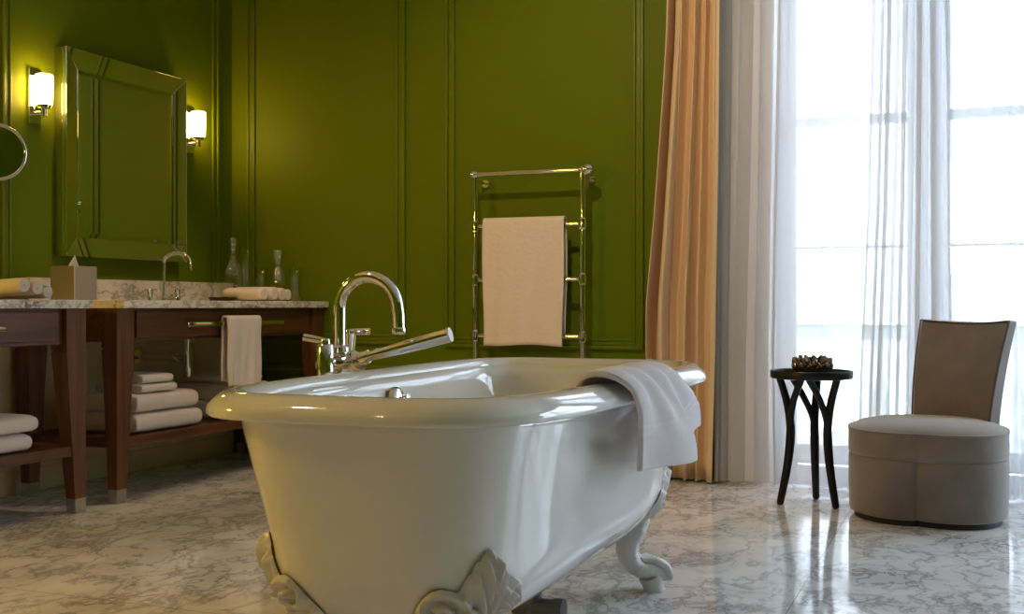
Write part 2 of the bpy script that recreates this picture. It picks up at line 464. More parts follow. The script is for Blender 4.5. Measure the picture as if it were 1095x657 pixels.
def foot(sx, sy):
    """claw foot at corner (sx, sy): leaf plate moulded to the shell, S-shaped leg and paw"""
    A0 = math.atan2(sy*1.0, sx*1.0)
    org = (sx*.13, sy*.52)
    top = [(0, .364), (.05, .362), (.10, .352), (.125, .344), (.16, .344), (.20, .334), (.225, .322), (.26, .322), (.30, .310), (.34, .296), (.38, .290), (.44, .294), (.54, .299), (.64, .294), (.74, .278), (.84, .256), (.92, .240), (1.0, .215)]
    NU, NV = 130, 44
    def P(u, v):
        w = u*2-1
        zt = lerp_table(top, abs(w)); zl = .185+.012*abs(w)
        z = zl+(zt-zl)*v
        # relief: central leaf ribs, side scrolls, raised border
        r = .007
        aw = abs(w)
        leaf = math.cos(min(1, aw/.40)*PI/2)
        r += .016*leaf+.010*leaf*math.cos(aw*52+(zt-z)*75)*min(1, aw/.03)
        for cx_, cz_, rad in ((.60, .255, .056), (.30, .225, .040)):
            dx = (aw-cx_)*.15; dz = z-cz_; d = math.hypot(dx, dz); th = math.atan2(dz, dx)
            if d < rad: r += .020*(1-d/rad)**.3*(.50+.70*math.cos(d/rad*4.0*PI-th))
        edge = min(1, (zt-z)/.016, (1-aw)/.06)
        r = r*max(.15, edge**.5) if edge > 0 else .001
        hit = shell_pt((A0+w*1.12*(1 if sx*sy > 0 else -1), org), z, .003+max(0, r))
        return hit[1] if hit else (org[0], org[1], z)
    cen = shell_pt((A0, org), .20, 0)
    cx_, cy_ = cen[1][0], cen[1][1]
    o = Vector((math.cos(A0)*.9+0, math.sin(A0)*1.0, 0)).normalized()
    path = [(.020, .30), (.040, .262), (.044, .225), (.030, .180), (.014, .145), (.014, .112), (.030, .084), (.054, .068), (.088, .062), (.118, .054), (.134, .034)]
    rads = [.018, .036, .042, .041, .035, .031, .029, .030, .032, .030, .020]
    pts = spline([(cx_+o.x*(a-.015), cy_+o.y*(a-.015), z) for a, z in path], 5)
    R = [lerp_table([(i/(len(rads)-1), r) for i, r in enumerate(rads)], k_/(len(pts)-1)) for k_ in range(len(pts))]
    R = [r*(1+.05*math.sin(k_*2.2)) for k_, r in enumerate(R)]
    side = Vector((-o.y, o.x, 0))
    bm = bmesh.new(); tube(bm, pts, R, 16, sx=.85, sy=1.15, up=side.cross(Vector((0, 0, 1))))
    # pad under the paw and three toes
    base = Vector((cx_, cy_, 0))
    def pt(a, s, z): return base+o*(a-.015)+side*s+Vector((0, 0, z))
    tube(bm, [pt(.088, 0, .045), pt(.100, 0, .02), pt(.103, 0, 0)], [.034, .030, .031], 16)
    for s in (-.022, 0, .022):
        tube(bm, spline([pt(.050, s*.7, .094), pt(.088, s*1.1, .090), pt(.124, s*1.3, .070), pt(.138, s*1.35, .034)], 4), [.009]*4+[.013]*4+[.013]*4+[.008], 10)
    # back spine ridge with beads
    for i in range(5, 34, 3):
        q = pts[min(i, len(pts)-1)]; bmesh.ops.create_icosphere(bm, subdivisions=2, radius=R[min(i, len(R)-1)]*.45, matrix=Matrix.Translation(q+o*R[min(i, len(R)-1)]*.75))
    f = obj('claw_foot', bm, M['foot'], tub, angle=60)
    bm = bmesh.new(); grid(bm, P, NU, NV); pl = obj('leaf_plate', bm, M['foot'], f, angle=80)
    return f
for sx, sy in ((1, -1), (-1, -1), (1, 1), (-1, 1)): foot(sx, sy)
# overflow on the inner side wall, waste trap below
bm = bmesh.new()
oc = Vector((-.292, .04, .562)); od = Vector((1, 0, .22)).normalized()
tube(bm, [oc-od*.03, oc-od*.004, oc, oc+od*.004, oc+od*.012, oc+od*.018, oc+od*.0185], [.02, .02, .034, .036, .034, .026, .002], 28)
tube(bm, [oc+od*.015, oc+od*.034, oc+od*.040, oc+od*.0405], [.008, .008, .012, .001], 16)
obj('overflow_knob', bm, M['chrome'], tub)
bm = bmesh.new(); lathe(bm, [(.03, .200), (.035, .208), (.02, .214), (.004, .214)], (0, .24, 0), 24); obj('plug', bm, M['chrome'], tub)
bm = bmesh.new()
tube(bm, [(0, .24, .17), (0, .24, .028), (0, .24, 0)], .024, 16); tube(bm, [(-.05, .24, .028), (.085, .24, .028)], .024, 16)
tube(bm, [(0, .24, .12), (0, .24, .08)], .034, 16); tube(bm, [(.06, .24, .028), (.085, .24, .028)], .0278, 16)
obj('waste_pipe', bm, M['grey_pipe'], tub)

# bath towel over the far side of the rim
def tub_towel():
    path0 = [(-.118, .44), (-.104, .54), (-.084, .605), (-.060, .648), (-.026, .660), (.014, .652), (.037, .626), (.043, .590), (.040, .55), (.034, .505), (.030, .452)]
    pp = spline([(a, 0, z) for a, z in path0], 8)
    def f(u, v):
        q = pp[int(round(v*(len(pp)-1)))]
        a, z = q.x, q.z
        hang = sstep(.58, 1, v)
        y = 2.18+.385*u+.225*sstep(.42, 1, v)*(1-.42*(1-u))
        # two panels: the nearer one swings out and overlaps the rear one along a crisp edge
        front = sstep(0, .5, u)*(1-sstep(.545, .60, u))
        rear = sstep(.60, .95, u)
        x = a+hang*(.058*front-.016*math.exp(-((u-.61)/.035)**2)+.016*rear)+sstep(.45, .62, v)*.006*(1+math.sin(u*24))*(1-hang)
        zz = z+(.006*abs(math.sin(u*PI*2.4))+.003*(1+math.sin(u*23)))*(1-hang)*sstep(.25, .5, v)
        zz += hang*(.050*rear-.006*front+.012*(1-u)*0)
        # woven border band as a shallow groove near the hem
        for b in (.80, .835):
            x -= .004*math.exp(-((v-b)/.008)**2)*hang
        return (tub_x(y)+x, y, zz)
    bm = bmesh.new(); grid(bm, f, 110, 80)
    return bm
def tub_x(y):
    # outer centre line of the right long side in world coordinates at depth y
    best = None
    ca, sa = math.cos(TA), math.sin(TA)
    for x, u in outline(ta, tb, tn, 240):
        X = TC[0]+x*ca-u*sa; Y = TC[1]+x*sa+u*ca
        if x > .2:
            d = abs(Y-y)
            if best is None or d < best[0]: best = (d, X)
    return best[1]
_tx = [(y_/100, tub_x(y_/100)) for y_ in range(170, 321, 10)]
def tub_x(y): return lerp_table(_tx, y)
tw = obj('bath_towel', tub_towel(), M['towel_cool'], angle=180); solidify(tw, .013); subsurf(tw, 1)
tag(tw, 'white bath towel draped over the rim of the bathtub', 'towel')

# ------------------------------------------------------------------ bath mixer
mx = empty('bath_mixer', (-1.505, 2.525, 0))
tag(mx, 'chrome floor-standing bath mixer with tall swan-neck spout behind the tub', 'tap')
ux = Vector((1, 0, 0))
bm = bmesh.new()
for yy in (-.075, .075):
    tube(bm, [(0, yy, 0), (0, yy, .012)], .035, 24); tube(bm, [(0, yy, .012), (0, yy, .63)], .014, 16)
obj('standpipes', bm, M['chrome'], mx)
bm = bmesh.new()
tube(bm, [(0, -.085, .652), (0, .075, .652)], .019, 18); tube(bm, [(0, -.03, .652), (0, .03, .652)], .029, 20)
tube(bm, [(0, .0, .64), (0, 0, .69)], [.024, .02], 20); lathe(bm, [(.0245, .682), (.0245, .694), (.019, .70)], (0, 0, 0), 24)
bmesh.ops.create_uvsphere(bm, u_segments=20, v_segments=12, radius=.03, matrix=Matrix.Translation((.03, .03, .655)))
obj('valve_body', bm, M['chrome'], mx)
R0 = .083
arc = [(R0-R0*math.cos(a), 0, .79+R0*math.sin(a)) for a in [PI*i/20 for i in range(0, 20)]]
arc = [(0, 0, .69), (0, 0, .74)]+arc+[(2*R0+.003, 0, .775), (2*R0+.004, 0, .735)]
bm = bmesh.new(); tube(bm, arc, .0155, 18)
lathe(bm, [(.0165, .728), (.0175, .73), (.0175, .742), (.016, .745)], (2*R0+.004, 0, 0), 20)
obj('spout', bm, M['chrome'], mx)
for nm_, yy, xx, lever in (('l', -.085, .010, (-.052, -.016, .010)), ('r', .08, -.012, (.052, .01, .001))):
    bm = bmesh.new()
    if nm_ == 'l': tube(bm, [(xx, yy, .62), (xx, yy, .70), (xx, yy, .704)], [.021, .021, .018], 20); top_ = Vector((xx, yy, .70))
    else: tube(bm, [(xx, yy-.01, .655), (xx+.004, yy-.01, .728)], [.012, .0145], 16); top_ = Vector((xx+.002, yy-.01, .72))
    h = obj('tap_handle', bm, M['chrome'], mx)
    bm = bmesh.new(); tube(bm, [top_+Vector((0, 0, .004)), top_+Vector((0, 0, .014)), top_+Vector((0, 0, .018))], [.012, .012, .01], 14)
    tube(bm, [top_+Vector((0, 0, .012)), top_+Vector(lever)+Vector((0, 0, .012))], [.0085, .0095], 14); obj('lever', bm, M['chrome'], h)
bm = bmesh.new(); hs0 = Vector((.062, .02, .668)); hs1 = Vector((.285, .05, .727)); hd = (hs1-hs0).normalized()
tube(bm, [hs0-hd*.02, hs0, hs0+hd*.03, hs0+hd*.10, hs1-hd*.07, hs1], [.011, .013, .013, .0165, .018, .019], 18)
hsO = obj('hand_shower', bm, M['chrome'], mx)
bm = bmesh.new(); tube(bm, [hs1, hs1+hd*.004, hs1+hd*.0045], [.0185, .0185, .001], 20); obj('spray_face', bm, M['white_paint'], hsO)
bm = bmesh.new(); tube(bm, [(.02, .03, .660), (.045, .02, .662), (.06, .02, .672)], [.012, .012, .012], 14)
tube(bm, [hs0-hd*.012, hs0+hd*.012], .017, 14); obj('cradle', bm, M['chrome'], mx)
bm = bmesh.new(); tube(bm, spline([hs0-hd*.018, hs0-hd*.05+Vector((0, .01, -.03)), Vector((-.03, .05, .42)), Vector((-.05, .02, .22)), Vector((-.02, .06, .40)), Vector((-.0, .06, .63))], 8), .007, 8); obj('hose', bm, M['nickel'], mx)

# ------------------------------------------------------------------ washstands
CT0, CT1 = .789, .8225
XF = -3.165                      # counter front edge
def leg_bm(yo, yi, front):
    """tapered square leg: outer corner edge upright, inner faces taper"""
    xo = -3.20 if front else -3.66; xi = xo-.078 if front else xo+.0-.078
    def ring(z, wx, wy):
        x0 = xo-wx; sgn = 1 if yi > yo else -1
        return [(xo, yo, z), (xo, yo+sgn*wy, z), (x0, yo+sgn*wy, z), (x0, yo, z)]
    bm = bmesh.new()
    loft(bm, [ring(.628, .078, .10), ring(CT0, .078, .10)])
    loft(bm, [ring(.058, .046, .056), ring(.622, .078, .10)])
    sgn = 1 if yi > yo else -1
    loft(bm, [[(xo-.003, yo+sgn*.003, .618), (xo-.003, yo+sgn*.095, .618), (xo-.073, yo+sgn*.095, .618), (xo-.073, yo+sgn*.003, .618)],
              [(xo-.003, yo+sgn*.003, .632), (xo-.003, yo+sgn*.095, .632), (xo-.073, yo+sgn*.095, .632), (xo-.073, yo+sgn*.003, .632)]])
    b2 = bmesh.new(); loft(b2, [ring(0, .044, .053), ring(.058, .047, .057)])
    return bm, b2
def washstand(y0, y1, label):
    ws = empty('washstand', (-3.46, (y0+y1)/2, 0)); inv = Matrix.Translation((3.46, -(y0+y1)/2, 0))
    tag(ws, label, 'washstand')
    def P(name, bm, m, par=None, **kw):
        bm.transform(inv); return obj(name, bm, m, par or ws, **kw)
    for front in (True, False):
        for yo, yi in ((y0, y1), (y1, y0)):
            a, b_ = leg_bm(yo, yi, front)
            l = P('leg', a, M['wood_v'], smooth=False); P('metal_shoe', b_, M['nickel'], l, smooth=False)
    bm = bmesh.new()
    box(bm, -3.245, -3.222, y0+.101, y1-.101, .652, CT0, .002)
    P('front_apron', bm, M['wood_h'], smooth=False)
    for ya, yb in ((y0+.01, y0+.03), (y1-.03, y1-.01)):
        bm = bmesh.new(); box(bm, -3.66, -3.279, ya, yb, .652, CT0, .002); P('side_apron', bm, M['wood_h'], smooth=False)
    bm = bmesh.new(); box(bm, -3.222, -3.210, y0+.13, y1-.13, .665, CT0-.012, .003); d = P('drawer_front', bm, M['wood_h'], smooth=False)
    bm = bmesh.new(); box(bm, -3.735, -3.205, y0+.02, y1-.02, .222, .262, .003); P('shelf', bm, M['wood_h'], smooth=False)
    ym = (y0+y1)/2
    bm = bmesh.new()
    box(bm, -3.178, -3.170, ym-.37, ym+.37, .708, .728, .003)
    for s in (-.30, .30): box(bm, -3.211, -3.176, ym+s-.008, ym+s+.008, .712, .724, .002)
    P('towel_bar', bm, M['chrome'], d)
    ct = obj('marble_countertop', box(bmesh.new(), -3.774+.0, XF, y0-.0, y1, CT0, CT1, .004), M['marble'], smooth=False)
    return ws, ct
RY0, RY1 = 3.643, 5.205
LY0, LY1 = 1.90, 3.47
wsR, ctR = washstand(RY0, RY1, 'dark wooden washstand with marble top and chrome bar in the room corner')
wsL, ctL = washstand(LY0, LY1, 'dark wooden washstand cut off by the left picture edge')
for ct, y0, y1, lab in ((ctR, RY0, RY1, 'veined marble countertop carrying the tap and glass bottles'), (ctL, LY0, LY1, 'veined marble countertop at the left picture edge with rolled cloths')):
    tag(ct, lab, 'countertop')
    bm = bmesh.new(); box(bm, XL, XL+.02, y0+.11, y1-.002, CT1, .922, .002)
    b = obj('backsplash', bm, M['marble'], ct, smooth=False)
# basin under the counter: trap
tr = empty('basin_trap', (-3.47, 4.43, 0))
tag(tr, 'chrome bottle trap under the marble counter above the stacked towels', 'trap')
bm = bmesh.new(); tube(bm, [(0, 0, .79), (0, 0, .64)], .016, 16); tube(bm, [(0, 0, .645), (0, 0, .625)], .03, 18)
tube(bm, [(0, 0, .63), (0, 0, .475), (0, 0, .462)], [.022, .022, .018], 20); obj('bottle', bm, M['chrome'], tr)
bm = bmesh.new(); tube(bm, [(-.02, 0, .552), (-.304, .0, .552)], .014, 14); tube(bm, [(-.06, 0, .552), (-.10, 0, .552)], .022, 16)
obj('waste_arm', bm, M['chrome'], tr)
bm = bmesh.new(); tube(bm, [(-.304, 0, .552), (-.295, 0, .552)], .034, 20); obj('wall_flange', bm, M['chrome'], tr)

# basin tap
bt = empty('basin_tap', (-3.61, 4.43, CT1+.001))
tag(bt, 'slim chrome basin tap with arched spout in front of the mirror', 'tap')
bm = bmesh.new(); r0 = .078
tube(bm, [(0, 0, 0), (0, 0, .01), (0, 0, .012)], [.024, .024, .014], 20)
tube(bm, [(0, 0, .01), (0, 0, .18)]+[(r0-r0*math.cos(a), 0, .18+.6*r0*math.sin(a)) for a in [PI*i/16 for i in range(1, 16)]]+[(2*r0, 0, .17), (2*r0, 0, .145)], .0095, 14)
obj('spout', bm, M['chrome'], bt)
for s in (-.10, .10):
    bm = bmesh.new(); tube(bm, [(.0, s, 0), (0, s, .052), (0, s, .056)], [.014, .013, .010], 18); h = obj('tap_handle', bm, M['chrome'], bt)
    bm = bmesh.new(); tube(bm, [(-.0, s, .046), (.015, s+.035, .05)], [.005, .006], 10); obj('lever', bm, M['chrome'], h)

# ------------------------------------------------------------------ towels
def folded(x0, x1, y0, y1, z0, h, m=None, label=None, group=None):
    """a folded towel: rounded fold on the room side, layered edges"""
    n = 26; rg = []
    L = y1-y0
    def ring(y, sc):
        pts = []
        for k_ in range(n):
            a = 2*PI*k_/n
            cx_, sz = math.cos(a), math.sin(a)
            px_ = math.copysign(abs(cx_)**.28, cx_); pz_ = math.copysign(abs(sz)**.55, sz)
            pts.append(((x0+x1)/2+px_*(x1-x0)/2*(1-.02*(1-sc)), y, z0+h/2+pz_*h/2*sc*(1+.03*math.sin(y*31+x0*7))))
        return pts
    for i, (f, sc) in enumerate(((0, .55), (.008, .85), (.025, .98), (.2, 1), (.4, .99), (.6, 1), (.8, .985), (.975, .97), (.992, .85), (1, .55))):
        rg.append(ring(y0+L*f, sc))
    rg = [[(p[0], p[1], max(z0, p[2])) for p in r] for r in rg]
    bm = bmesh.new(); loft(bm, rg)
    # fold line as a slim groove tucked along the front
    o = obj('folded_towel', bm, m or M['towel'], angle=55)
    if label: tag(o, label, 'towel', group)
    return o
sh = .263
g1 = 'folded towels on the washstand shelves'
folded(-3.56, -3.235, 3.80, 4.235, sh, .084, label='bottom large folded towel of the stack below the chrome trap', group=g1)
folded(-3.555, -3.24, 3.81, 4.215, sh+.085, .081, label='second large folded towel in the stack below the chrome trap', group=g1)
folded(-3.50, -3.25, 3.85, 4.08, sh+.1665, .038, label='small folded towel lying on the two large ones below the trap', group=g1)
folded(-3.495, -3.255, 3.86, 4.06, sh+.205, .040, label='topmost small folded towel of the stack below the trap', group=g1)
folded(-3.58, -3.27, 4.46, 4.84, sh, .084, label='bottom towel of the stack behind the tub end, under the hanging hand towel', group=g1)
folded(-3.58, -3.275, 4.47, 4.83, sh+.085, .081, label='upper large towel of the stack half hidden by the tub rim', group=g1)
folded(-3.54, -3.29, 4.50, 4.78, sh+.1665, .038, label='small towel peeking out right of the hanging hand towel', group=g1)
folded(-3.56, -3.225, 2.80, 3.225, sh, .068, label='lower folded towel on the shelf at the left picture edge', group=g1)
folded(-3.555, -3.215, 2.80, 3.245, sh+.069, .066, label='upper folded towel on the shelf at the left picture edge', group=g1)

def rolled(y, z, x0, x1, r, label, group, dy=0, dz=0):
    """a rolled face cloth: spiral end faces and a loose lip"""
    bm = bmesh.new()
    turns = 3.2; n = 80; prof = []
    for i in range(n+1):
        t = i/n; a = t*turns*2*PI; rr_ = r*(.14+.86*t); prof.append((rr_*math.cos(a), rr_*math.sin(a)))
    K = 10
    def f(u, v):
        i = int(round(u*n)); p = prof[i]; x = x0+(x1-x0)*v
        bulge = 1-.05*abs(2*v-1)**3
        return (x, y+dy*v+p[0]*bulge, z+dz*v+p[1]*bulge)
    grid(bm, f, n, K)
    o = obj('rolled_cloth', bm, M['towel'], angle=180); solidify(o, r*.24)
    tag(o, label, 'cloth', group); return o
gr = 'rolled face cloths on the counters'
c0 = CT1+.001
rolled(4.735, c0+.034, -3.48, -3.25, .030, 'rolled cloth lying leftmost in the row right of the glass bottles', gr)
rolled(4.802, c0+.036, -3.47, -3.235, .032, 'second rolled cloth in the row right of the glass bottles', gr)
rolled(4.870, c0+.034, -3.47, -3.235, .030, 'third rolled cloth in the row right of the glass bottles', gr)
rolled(4.932, c0+.031, -3.46, -3.24, .027, 'rightmost rolled cloth at the corner end of the counter', gr)
rolled(3.315, c0+.027, -3.47, -3.24, .024, 'rolled cloth nearest the tissue box on the left counter', gr)
rolled(3.255, c0+.035, -3.47, -3.23, .026, 'middle rolled cloth of the pile at the left picture edge', gr, .0, .008)
rolled(3.190, c0+.040, -3.47, -3.23, .027, 'rolled cloth cut off by the left picture edge', gr, 0, .012)

def hang_towel(name, axis, bar, a0, a1, zf, zb_, r, mat_, label, out, seed=0, gap=.012, thick=.010):
    """towel folded over a bar. axis 'y': bar runs along y at x=bar[0]; 'x': along x at y=bar[0]; out = +1/-1 direction of the room"""
    rnd = random.Random(seed)
    b0, zt = bar
    path = [(-gap-.004, zb_)]+[(-gap-.002-.000*i, zb_+(zt-zb_)*i/8) for i in range(1, 8)]
    path += [(-(r)*math.cos(a), zt+(r)*math.sin(a)) for a in [PI*i/10 for i in range(0, 11)]]
    path += [(gap+.002, zt+(zf-zt)*i/14) for i in range(1, 15)]
    P_ = spline([(p[0], 0, p[1]) for p in path], 2)
    ph = rnd.random()*6
    def f(u, v):
        q = P_[int(round(v*(len(P_)-1)))]
        hang = max(0, (zt-q.z)/(zt-zf))
        w = a0+(a1-a0)*u
        wv = .012*math.sin(u*9+ph+.8*hang)*hang+.006*math.sin(u*21+ph*2+3*hang)*hang
        off = q.x + (wv if q.x > 0 else wv*.3)
        sgn = 1 if q.x >= 0 else -1
        if q.x > 0 and hang > .02: off = max(off, gap*.92)
        if q.x < 0 and hang > .02: off = min(off, -gap*.92)
        ww = w+(.008*math.sin(hang*5+ph)*(1-2*u))*hang
        z = q.z+.004*math.sin(u*7+ph)*hang
        return (b0+out*off, ww, z) if axis == 'y' else (ww, b0+out*off, z)
    bm = bmesh.new(); grid(bm, f, 40, len(P_)-1)
    o = obj(name, bm, mat_, angle=180); solidify(o, thick)
    tag(o, label, 'towel'); return o
hang_towel('hand_towel', 'y', (-3.174, .7345), 4.315, 4.575, .43, .45, .015, M['towel'], 'pinkish white hand towel hanging over the chrome bar of the washstand', 1, 3, gap=.014)

# ------------------------------------------------------------------ things on the counter
tbx = empty('tissue_box', (-3.565, 3.795, CT1+.001))
tag(tbx, 'chrome cube tissue box with a paper tissue sticking out', 'box')
bm = bmesh.new(); box(bm, -.066, .066, -.066, .066, .0, .143, .003); obj('case', bm, M['satin'], tbx, smooth=False)
bm = bmesh.new()
def tis(u, v):
    w = (u-.5)*.07*(1-v)+.0; z = .135+.055*v
    return (.004*math.sin(u*9)*(1-v)+.01*(v-.5), w+.0, z)
grid(bm, tis, 10, 8); t_ = obj('tissue', bm, M['paper'], tbx); solidify(t_, .003)
sd = empty('soap_dish', (-3.44, 4.66, CT1+.001)); tag(sd, 'flat black soap dish beside the basin tap', 'dish')
bm = bmesh.new(); lathe(bm, [(.05, 0), (.062, .004), (.068, .018), (.064, .018), (.058, .008), (.001, .007)], (0, 0, 0), 30); obj('dish', bm, M['black_matte'], sd)

def vessel(name, prof, loc, label, cat, n=30, stopper=None, group=None):
    e = empty(name, loc); tag(e, label, cat, group)
    bm = bmesh.new(); lathe(bm, prof, (0, 0, 0), n, cap0=True, cap1=False)
    o = obj('glass_body', bm, M['glass'], e, angle=60)
    if stopper:
        bm = bmesh.new(); lathe(bm, stopper, (0, 0, 0), 20); obj('stopper', bm, M['glass'], e, angle=60)
    return e
vessel('decanter', [(.046, 0), (.05, .006), (.05, .12), (.046, .15), (.030, .185), (.017, .205), (.0155, .25), (.022, .262)], (-3.50, 4.83, CT1+.005),
       'clear glass decanter with round stopper beside the rolled cloths', 'bottle',
       stopper=[(.012, .245), (.014, .262), (.010, .268), (.024, .285), (.026, .298), (.018, .314), (.004, .318)])
vessel('glass_cylinder', [(.030, 0), (.033, .005), (.034, .29)], (-3.58, 5.05, CT1+.001), 'tall straight glass standing just behind the decanter', 'glass')
vessel('carafe', [(.036, 0), (.040, .006), (.041, .10), (.034, .14), (.020, .172), (.019, .185), (.030, .232), (.038, .262)], (-3.40, 5.08, CT1+.005),
       'flared glass carafe behind the rolled cloths', 'bottle')
vessel('tumbler', [(.022, 0), (.026, .005), (.028, .18)], (-3.53, 5.12, CT1+.001), 'small clear tumbler between the tall glass and the carafe', 'glass')
vessel('tumbler', [(.022, 0), (.026, .005), (.028, .18)], (-3.33, 5.14, CT1+.001), 'small clear tumbler to the right of the flared carafe', 'glass')

# ------------------------------------------------------------------ mirror, sconces, shaving mirror
wm = empty('wall_mirror', (XL, 4.327, 1.02)); tag(wm, 'square wall mirror with a broad slanted mirrored border above the washstand', 'mirror')
my, mz = .413, .925
bm = bmesh.new(); box(bm, 0, .045, -my, my, 0, mz, .002); obj('backing', bm, M['mirror_edge'], wm, smooth=False)
bw = .085
bm = bmesh.new()
o4 = [(-my, 0), (my, 0), (my, mz), (-my, mz)]; i4 = [(-my+bw, bw), (my-bw, bw), (my-bw, mz-bw), (-my+bw, mz-bw)]
vo = [bm.verts.new((.067, y, z)) for y, z in o4]; vi = [bm.verts.new((.050, y, z)) for y, z in i4]; vb = [bm.verts.new((.045, y, z)) for y, z in o4]; vc = [bm.verts.new((.045, y, z)) for y, z in i4]
for i in range(4):
    j = (i+1) % 4
    bm.faces.new((vo[i], vo[j], vi[j], vi[i])); bm.faces.new((vb[i], vb[j], vo[j], vo[i])); bm.faces.new((vi[i], vi[j], vc[j], vc[i])); bm.faces.new((vb[i], vb[j], vc[j], vc[i]))
obj('bevelled_frame', bm, M['mirror'], wm, smooth=False)
bm = bmesh.new()
iy, iz0, iz1 = my-bw, bw, mz-bw; bv = .022
o4 = [(-iy, iz0), (iy, iz0), (iy, iz1), (-iy, iz1)]; i4 = [(-iy+bv, iz0+bv), (iy-bv, iz0+bv), (iy-bv, iz1-bv), (-iy+bv, iz1-bv)]
vo = [bm.verts.new((.0462, y, z)) for y, z in o4]; vi = [bm.verts.new((.0495, y, z)) for y, z in i4]
for i in range(4): j = (i+1) % 4; bm.faces.new((vo[i], vo[j], vi[j], vi[i]))
bm.faces.new(vi); obj('mirror_glass', bm, M['mirror'], wm, smooth=False)
bm = bmesh.new()
tube(bm, [(.066, -my, 0), (.066, -my, mz)], .003, 8); tube(bm, [(.066, -my, mz), (.066, my, mz)], .0015, 8); tube(bm, [(.066, my, 0), (.066, my, mz)], .0015, 8)
for (a, b_) in zip(i4, i4[1:]+i4[:1]): pass
tube(bm, [(.0505, -iy, iz0), (.0505, -iy, iz1)], .002, 8); tube(bm, [(.066, -my, mz), (.0505, -iy, iz1)], .0018, 8); tube(bm, [(.066, -my, 0), (.0505, -iy, iz0)], .0018, 8)
tube(bm, [(.066, my, mz), (.0505, iy, iz1)], .0018, 8); tube(bm, [(.066, my, 0), (.0505, iy, iz0)], .0018, 8)
obj('edge_bead', bm, M['chrome'], wm)

def sconce(y, z, label):
    e = empty('wall_sconce', (XL, y, z)); tag(e, label, 'lamp', 'sconces beside the mirror')
    bm = bmesh.new(); box(bm, 0, .014, -.034, .034, -.145, .095, .002); obj('back_plate', bm, M['chrome'], e, smooth=False)
    bm = bmesh.new(); tube(bm, spline([(.012, 0, -.098), (.045, 0, -.098), (.062, 0, -.098)], 4), .009, 12)
    tube(bm, [(.062, 0, -.115), (.062, 0, -.075)], [.012, .012], 14); lathe(bm, [(.012, -.082), (.030, -.078), (.032, -.066), (.010, -.062)], (.062, 0, 0), 24)
    obj('arm', bm, M['chrome'], e)
    bm = bmesh.new(); lathe(bm, [(.026, -.066), (.0345, -.060), (.0365, -.02), (.0375, .03), (.0365, .062), (.030, .066), (.002, .067)], (.062, 0, 0), 28)
    obj('glass_shade', bm, M['lamp'], e)
sconce(3.79, 1.73, 'glowing white wall sconce to the left of the square mirror')
sconce(4.84, 1.735, 'glowing white wall sconce to the right of the square mirror')

sm = empty('shaving_mirror', (-3.45, 3.27, 1.383)); tag(sm, 'round chrome magnifying mirror on an arm at the left picture edge', 'mirror')
fd = Vector((.80, -.60, 0)).normalized()
bm = bmesh.new(); tube(bm, [Vector((0, 0, 0))-fd*.018, Vector((0, 0, 0))-fd*.012, fd*.004, fd*.010, fd*.011, fd*.004], [.090, .104, .109, .106, .098, .096], 48, cap=False)
sv = fd.cross(Vector((0, 0, 1)))
tube(bm, [fd*.006+(sv*math.cos(a)+Vector((0, 0, 1))*math.sin(a))*.103 for a in [2*PI*i/64 for i in range(65)]], .0075, 12, cap=False)
obj('rim', bm, M['chrome'], sm, angle=60)
bm = bmesh.new(); tube(bm, [fd*.0045, fd*.002, fd*.0], [.0965, .06, .001], 48, cap=False); obj('glass', bm, M['mirror'], sm)
bm = bmesh.new(); tube(bm, [Vector((0, 0, 0))-fd*.012, Vector((0, 0, 0))-fd*.018, Vector((0, 0, 0))-fd*.019], [.104, .090, .002], 40); obj('back_cover', bm, M['nickel'], sm)
bm = bmesh.new(); tube(bm, spline([Vector((0, 0, 0))-fd*.018, Vector((-.06, .02, -.01)), Vector((-.14, -.10, -.02)), Vector((-.20, -.22, -.02)), Vector((-.325, -.22, -.02))], 6), .008, 10)
obj('swing_arm', bm, M['chrome'], sm)
bm = bmesh.new(); tube(bm, [Vector((-.336, -.22, -.02)), Vector((-.322, -.22, -.02))], .03, 24); obj('wall_plate', bm, M['chrome'], sm)

# ------------------------------------------------------------------ heated towel rail
RYW = 5.075
tr_ = empty('towel_rail', (-1.975, RYW, 0)); tag(tr_, 'chrome ladder towel rail standing against the green panelled wall', 'towel rail')
xl, xr = -.288, .262
for s, xx in ((-1, xl), (1, xr)):
    bm = bmesh.new(); tube(bm, [(xx, 0, .02), (xx, 0, 1.425)], .0145, 18)
    tube(bm, [(xx, 0, 0), (xx, 0, .015), (xx, 0, .03)], [.04, .04, .018], 22)
    up_ = obj('upright', bm, M['chrome'], tr_)
    for z in (.36, .655, .925, 1.185):
        bm = bmesh.new(); lathe(bm, [(.016, -.03), (.02, -.026), (.018, -.02), (.023, 0), (.018, .02), (.02, .026), (.016, .03)], (xx, 0, z), 18)
        obj('joint', bm, M['chrome'], up_)
    bm = bmesh.new(); tube(bm, [(xx, 0, 1.405), (xx, .137-.008, 1.405)], .008, 10); tube(bm, [(xx, .12, 1.405), (xx, .137, 1.405)], .02, 16); obj('wall_bracket', bm, M['chrome'], up_)
for z in (.36, .655, .925, 1.185):
    bm = bmesh.new(); tube(bm, [(xl, 0, z), (xr, 0, z)], .0115, 14); obj('rung', bm, M['chrome'], tr_)
bm = bmesh.new(); tube(bm, [(xl, 0, 1.438), (xr, 0, 1.438)], .0125, 16); obj('top_bar', bm, M['chrome'], tr_)
for xx, r, dx in ((xl, .021, -.006), (xr, .030, .028)):
    bm = bmesh.new(); bmesh.ops.create_uvsphere(bm, u_segments=24, v_segments=16, radius=r, matrix=Matrix.Translation((xx+dx, -.004, 1.438)))
    bmesh.ops.create_uvsphere(bm, u_segments=24, v_segments=16, radius=.021, matrix=Matrix.Translation((xx, 0, 1.438)))
    obj('ball_finial', bm, M['chrome'], tr_)
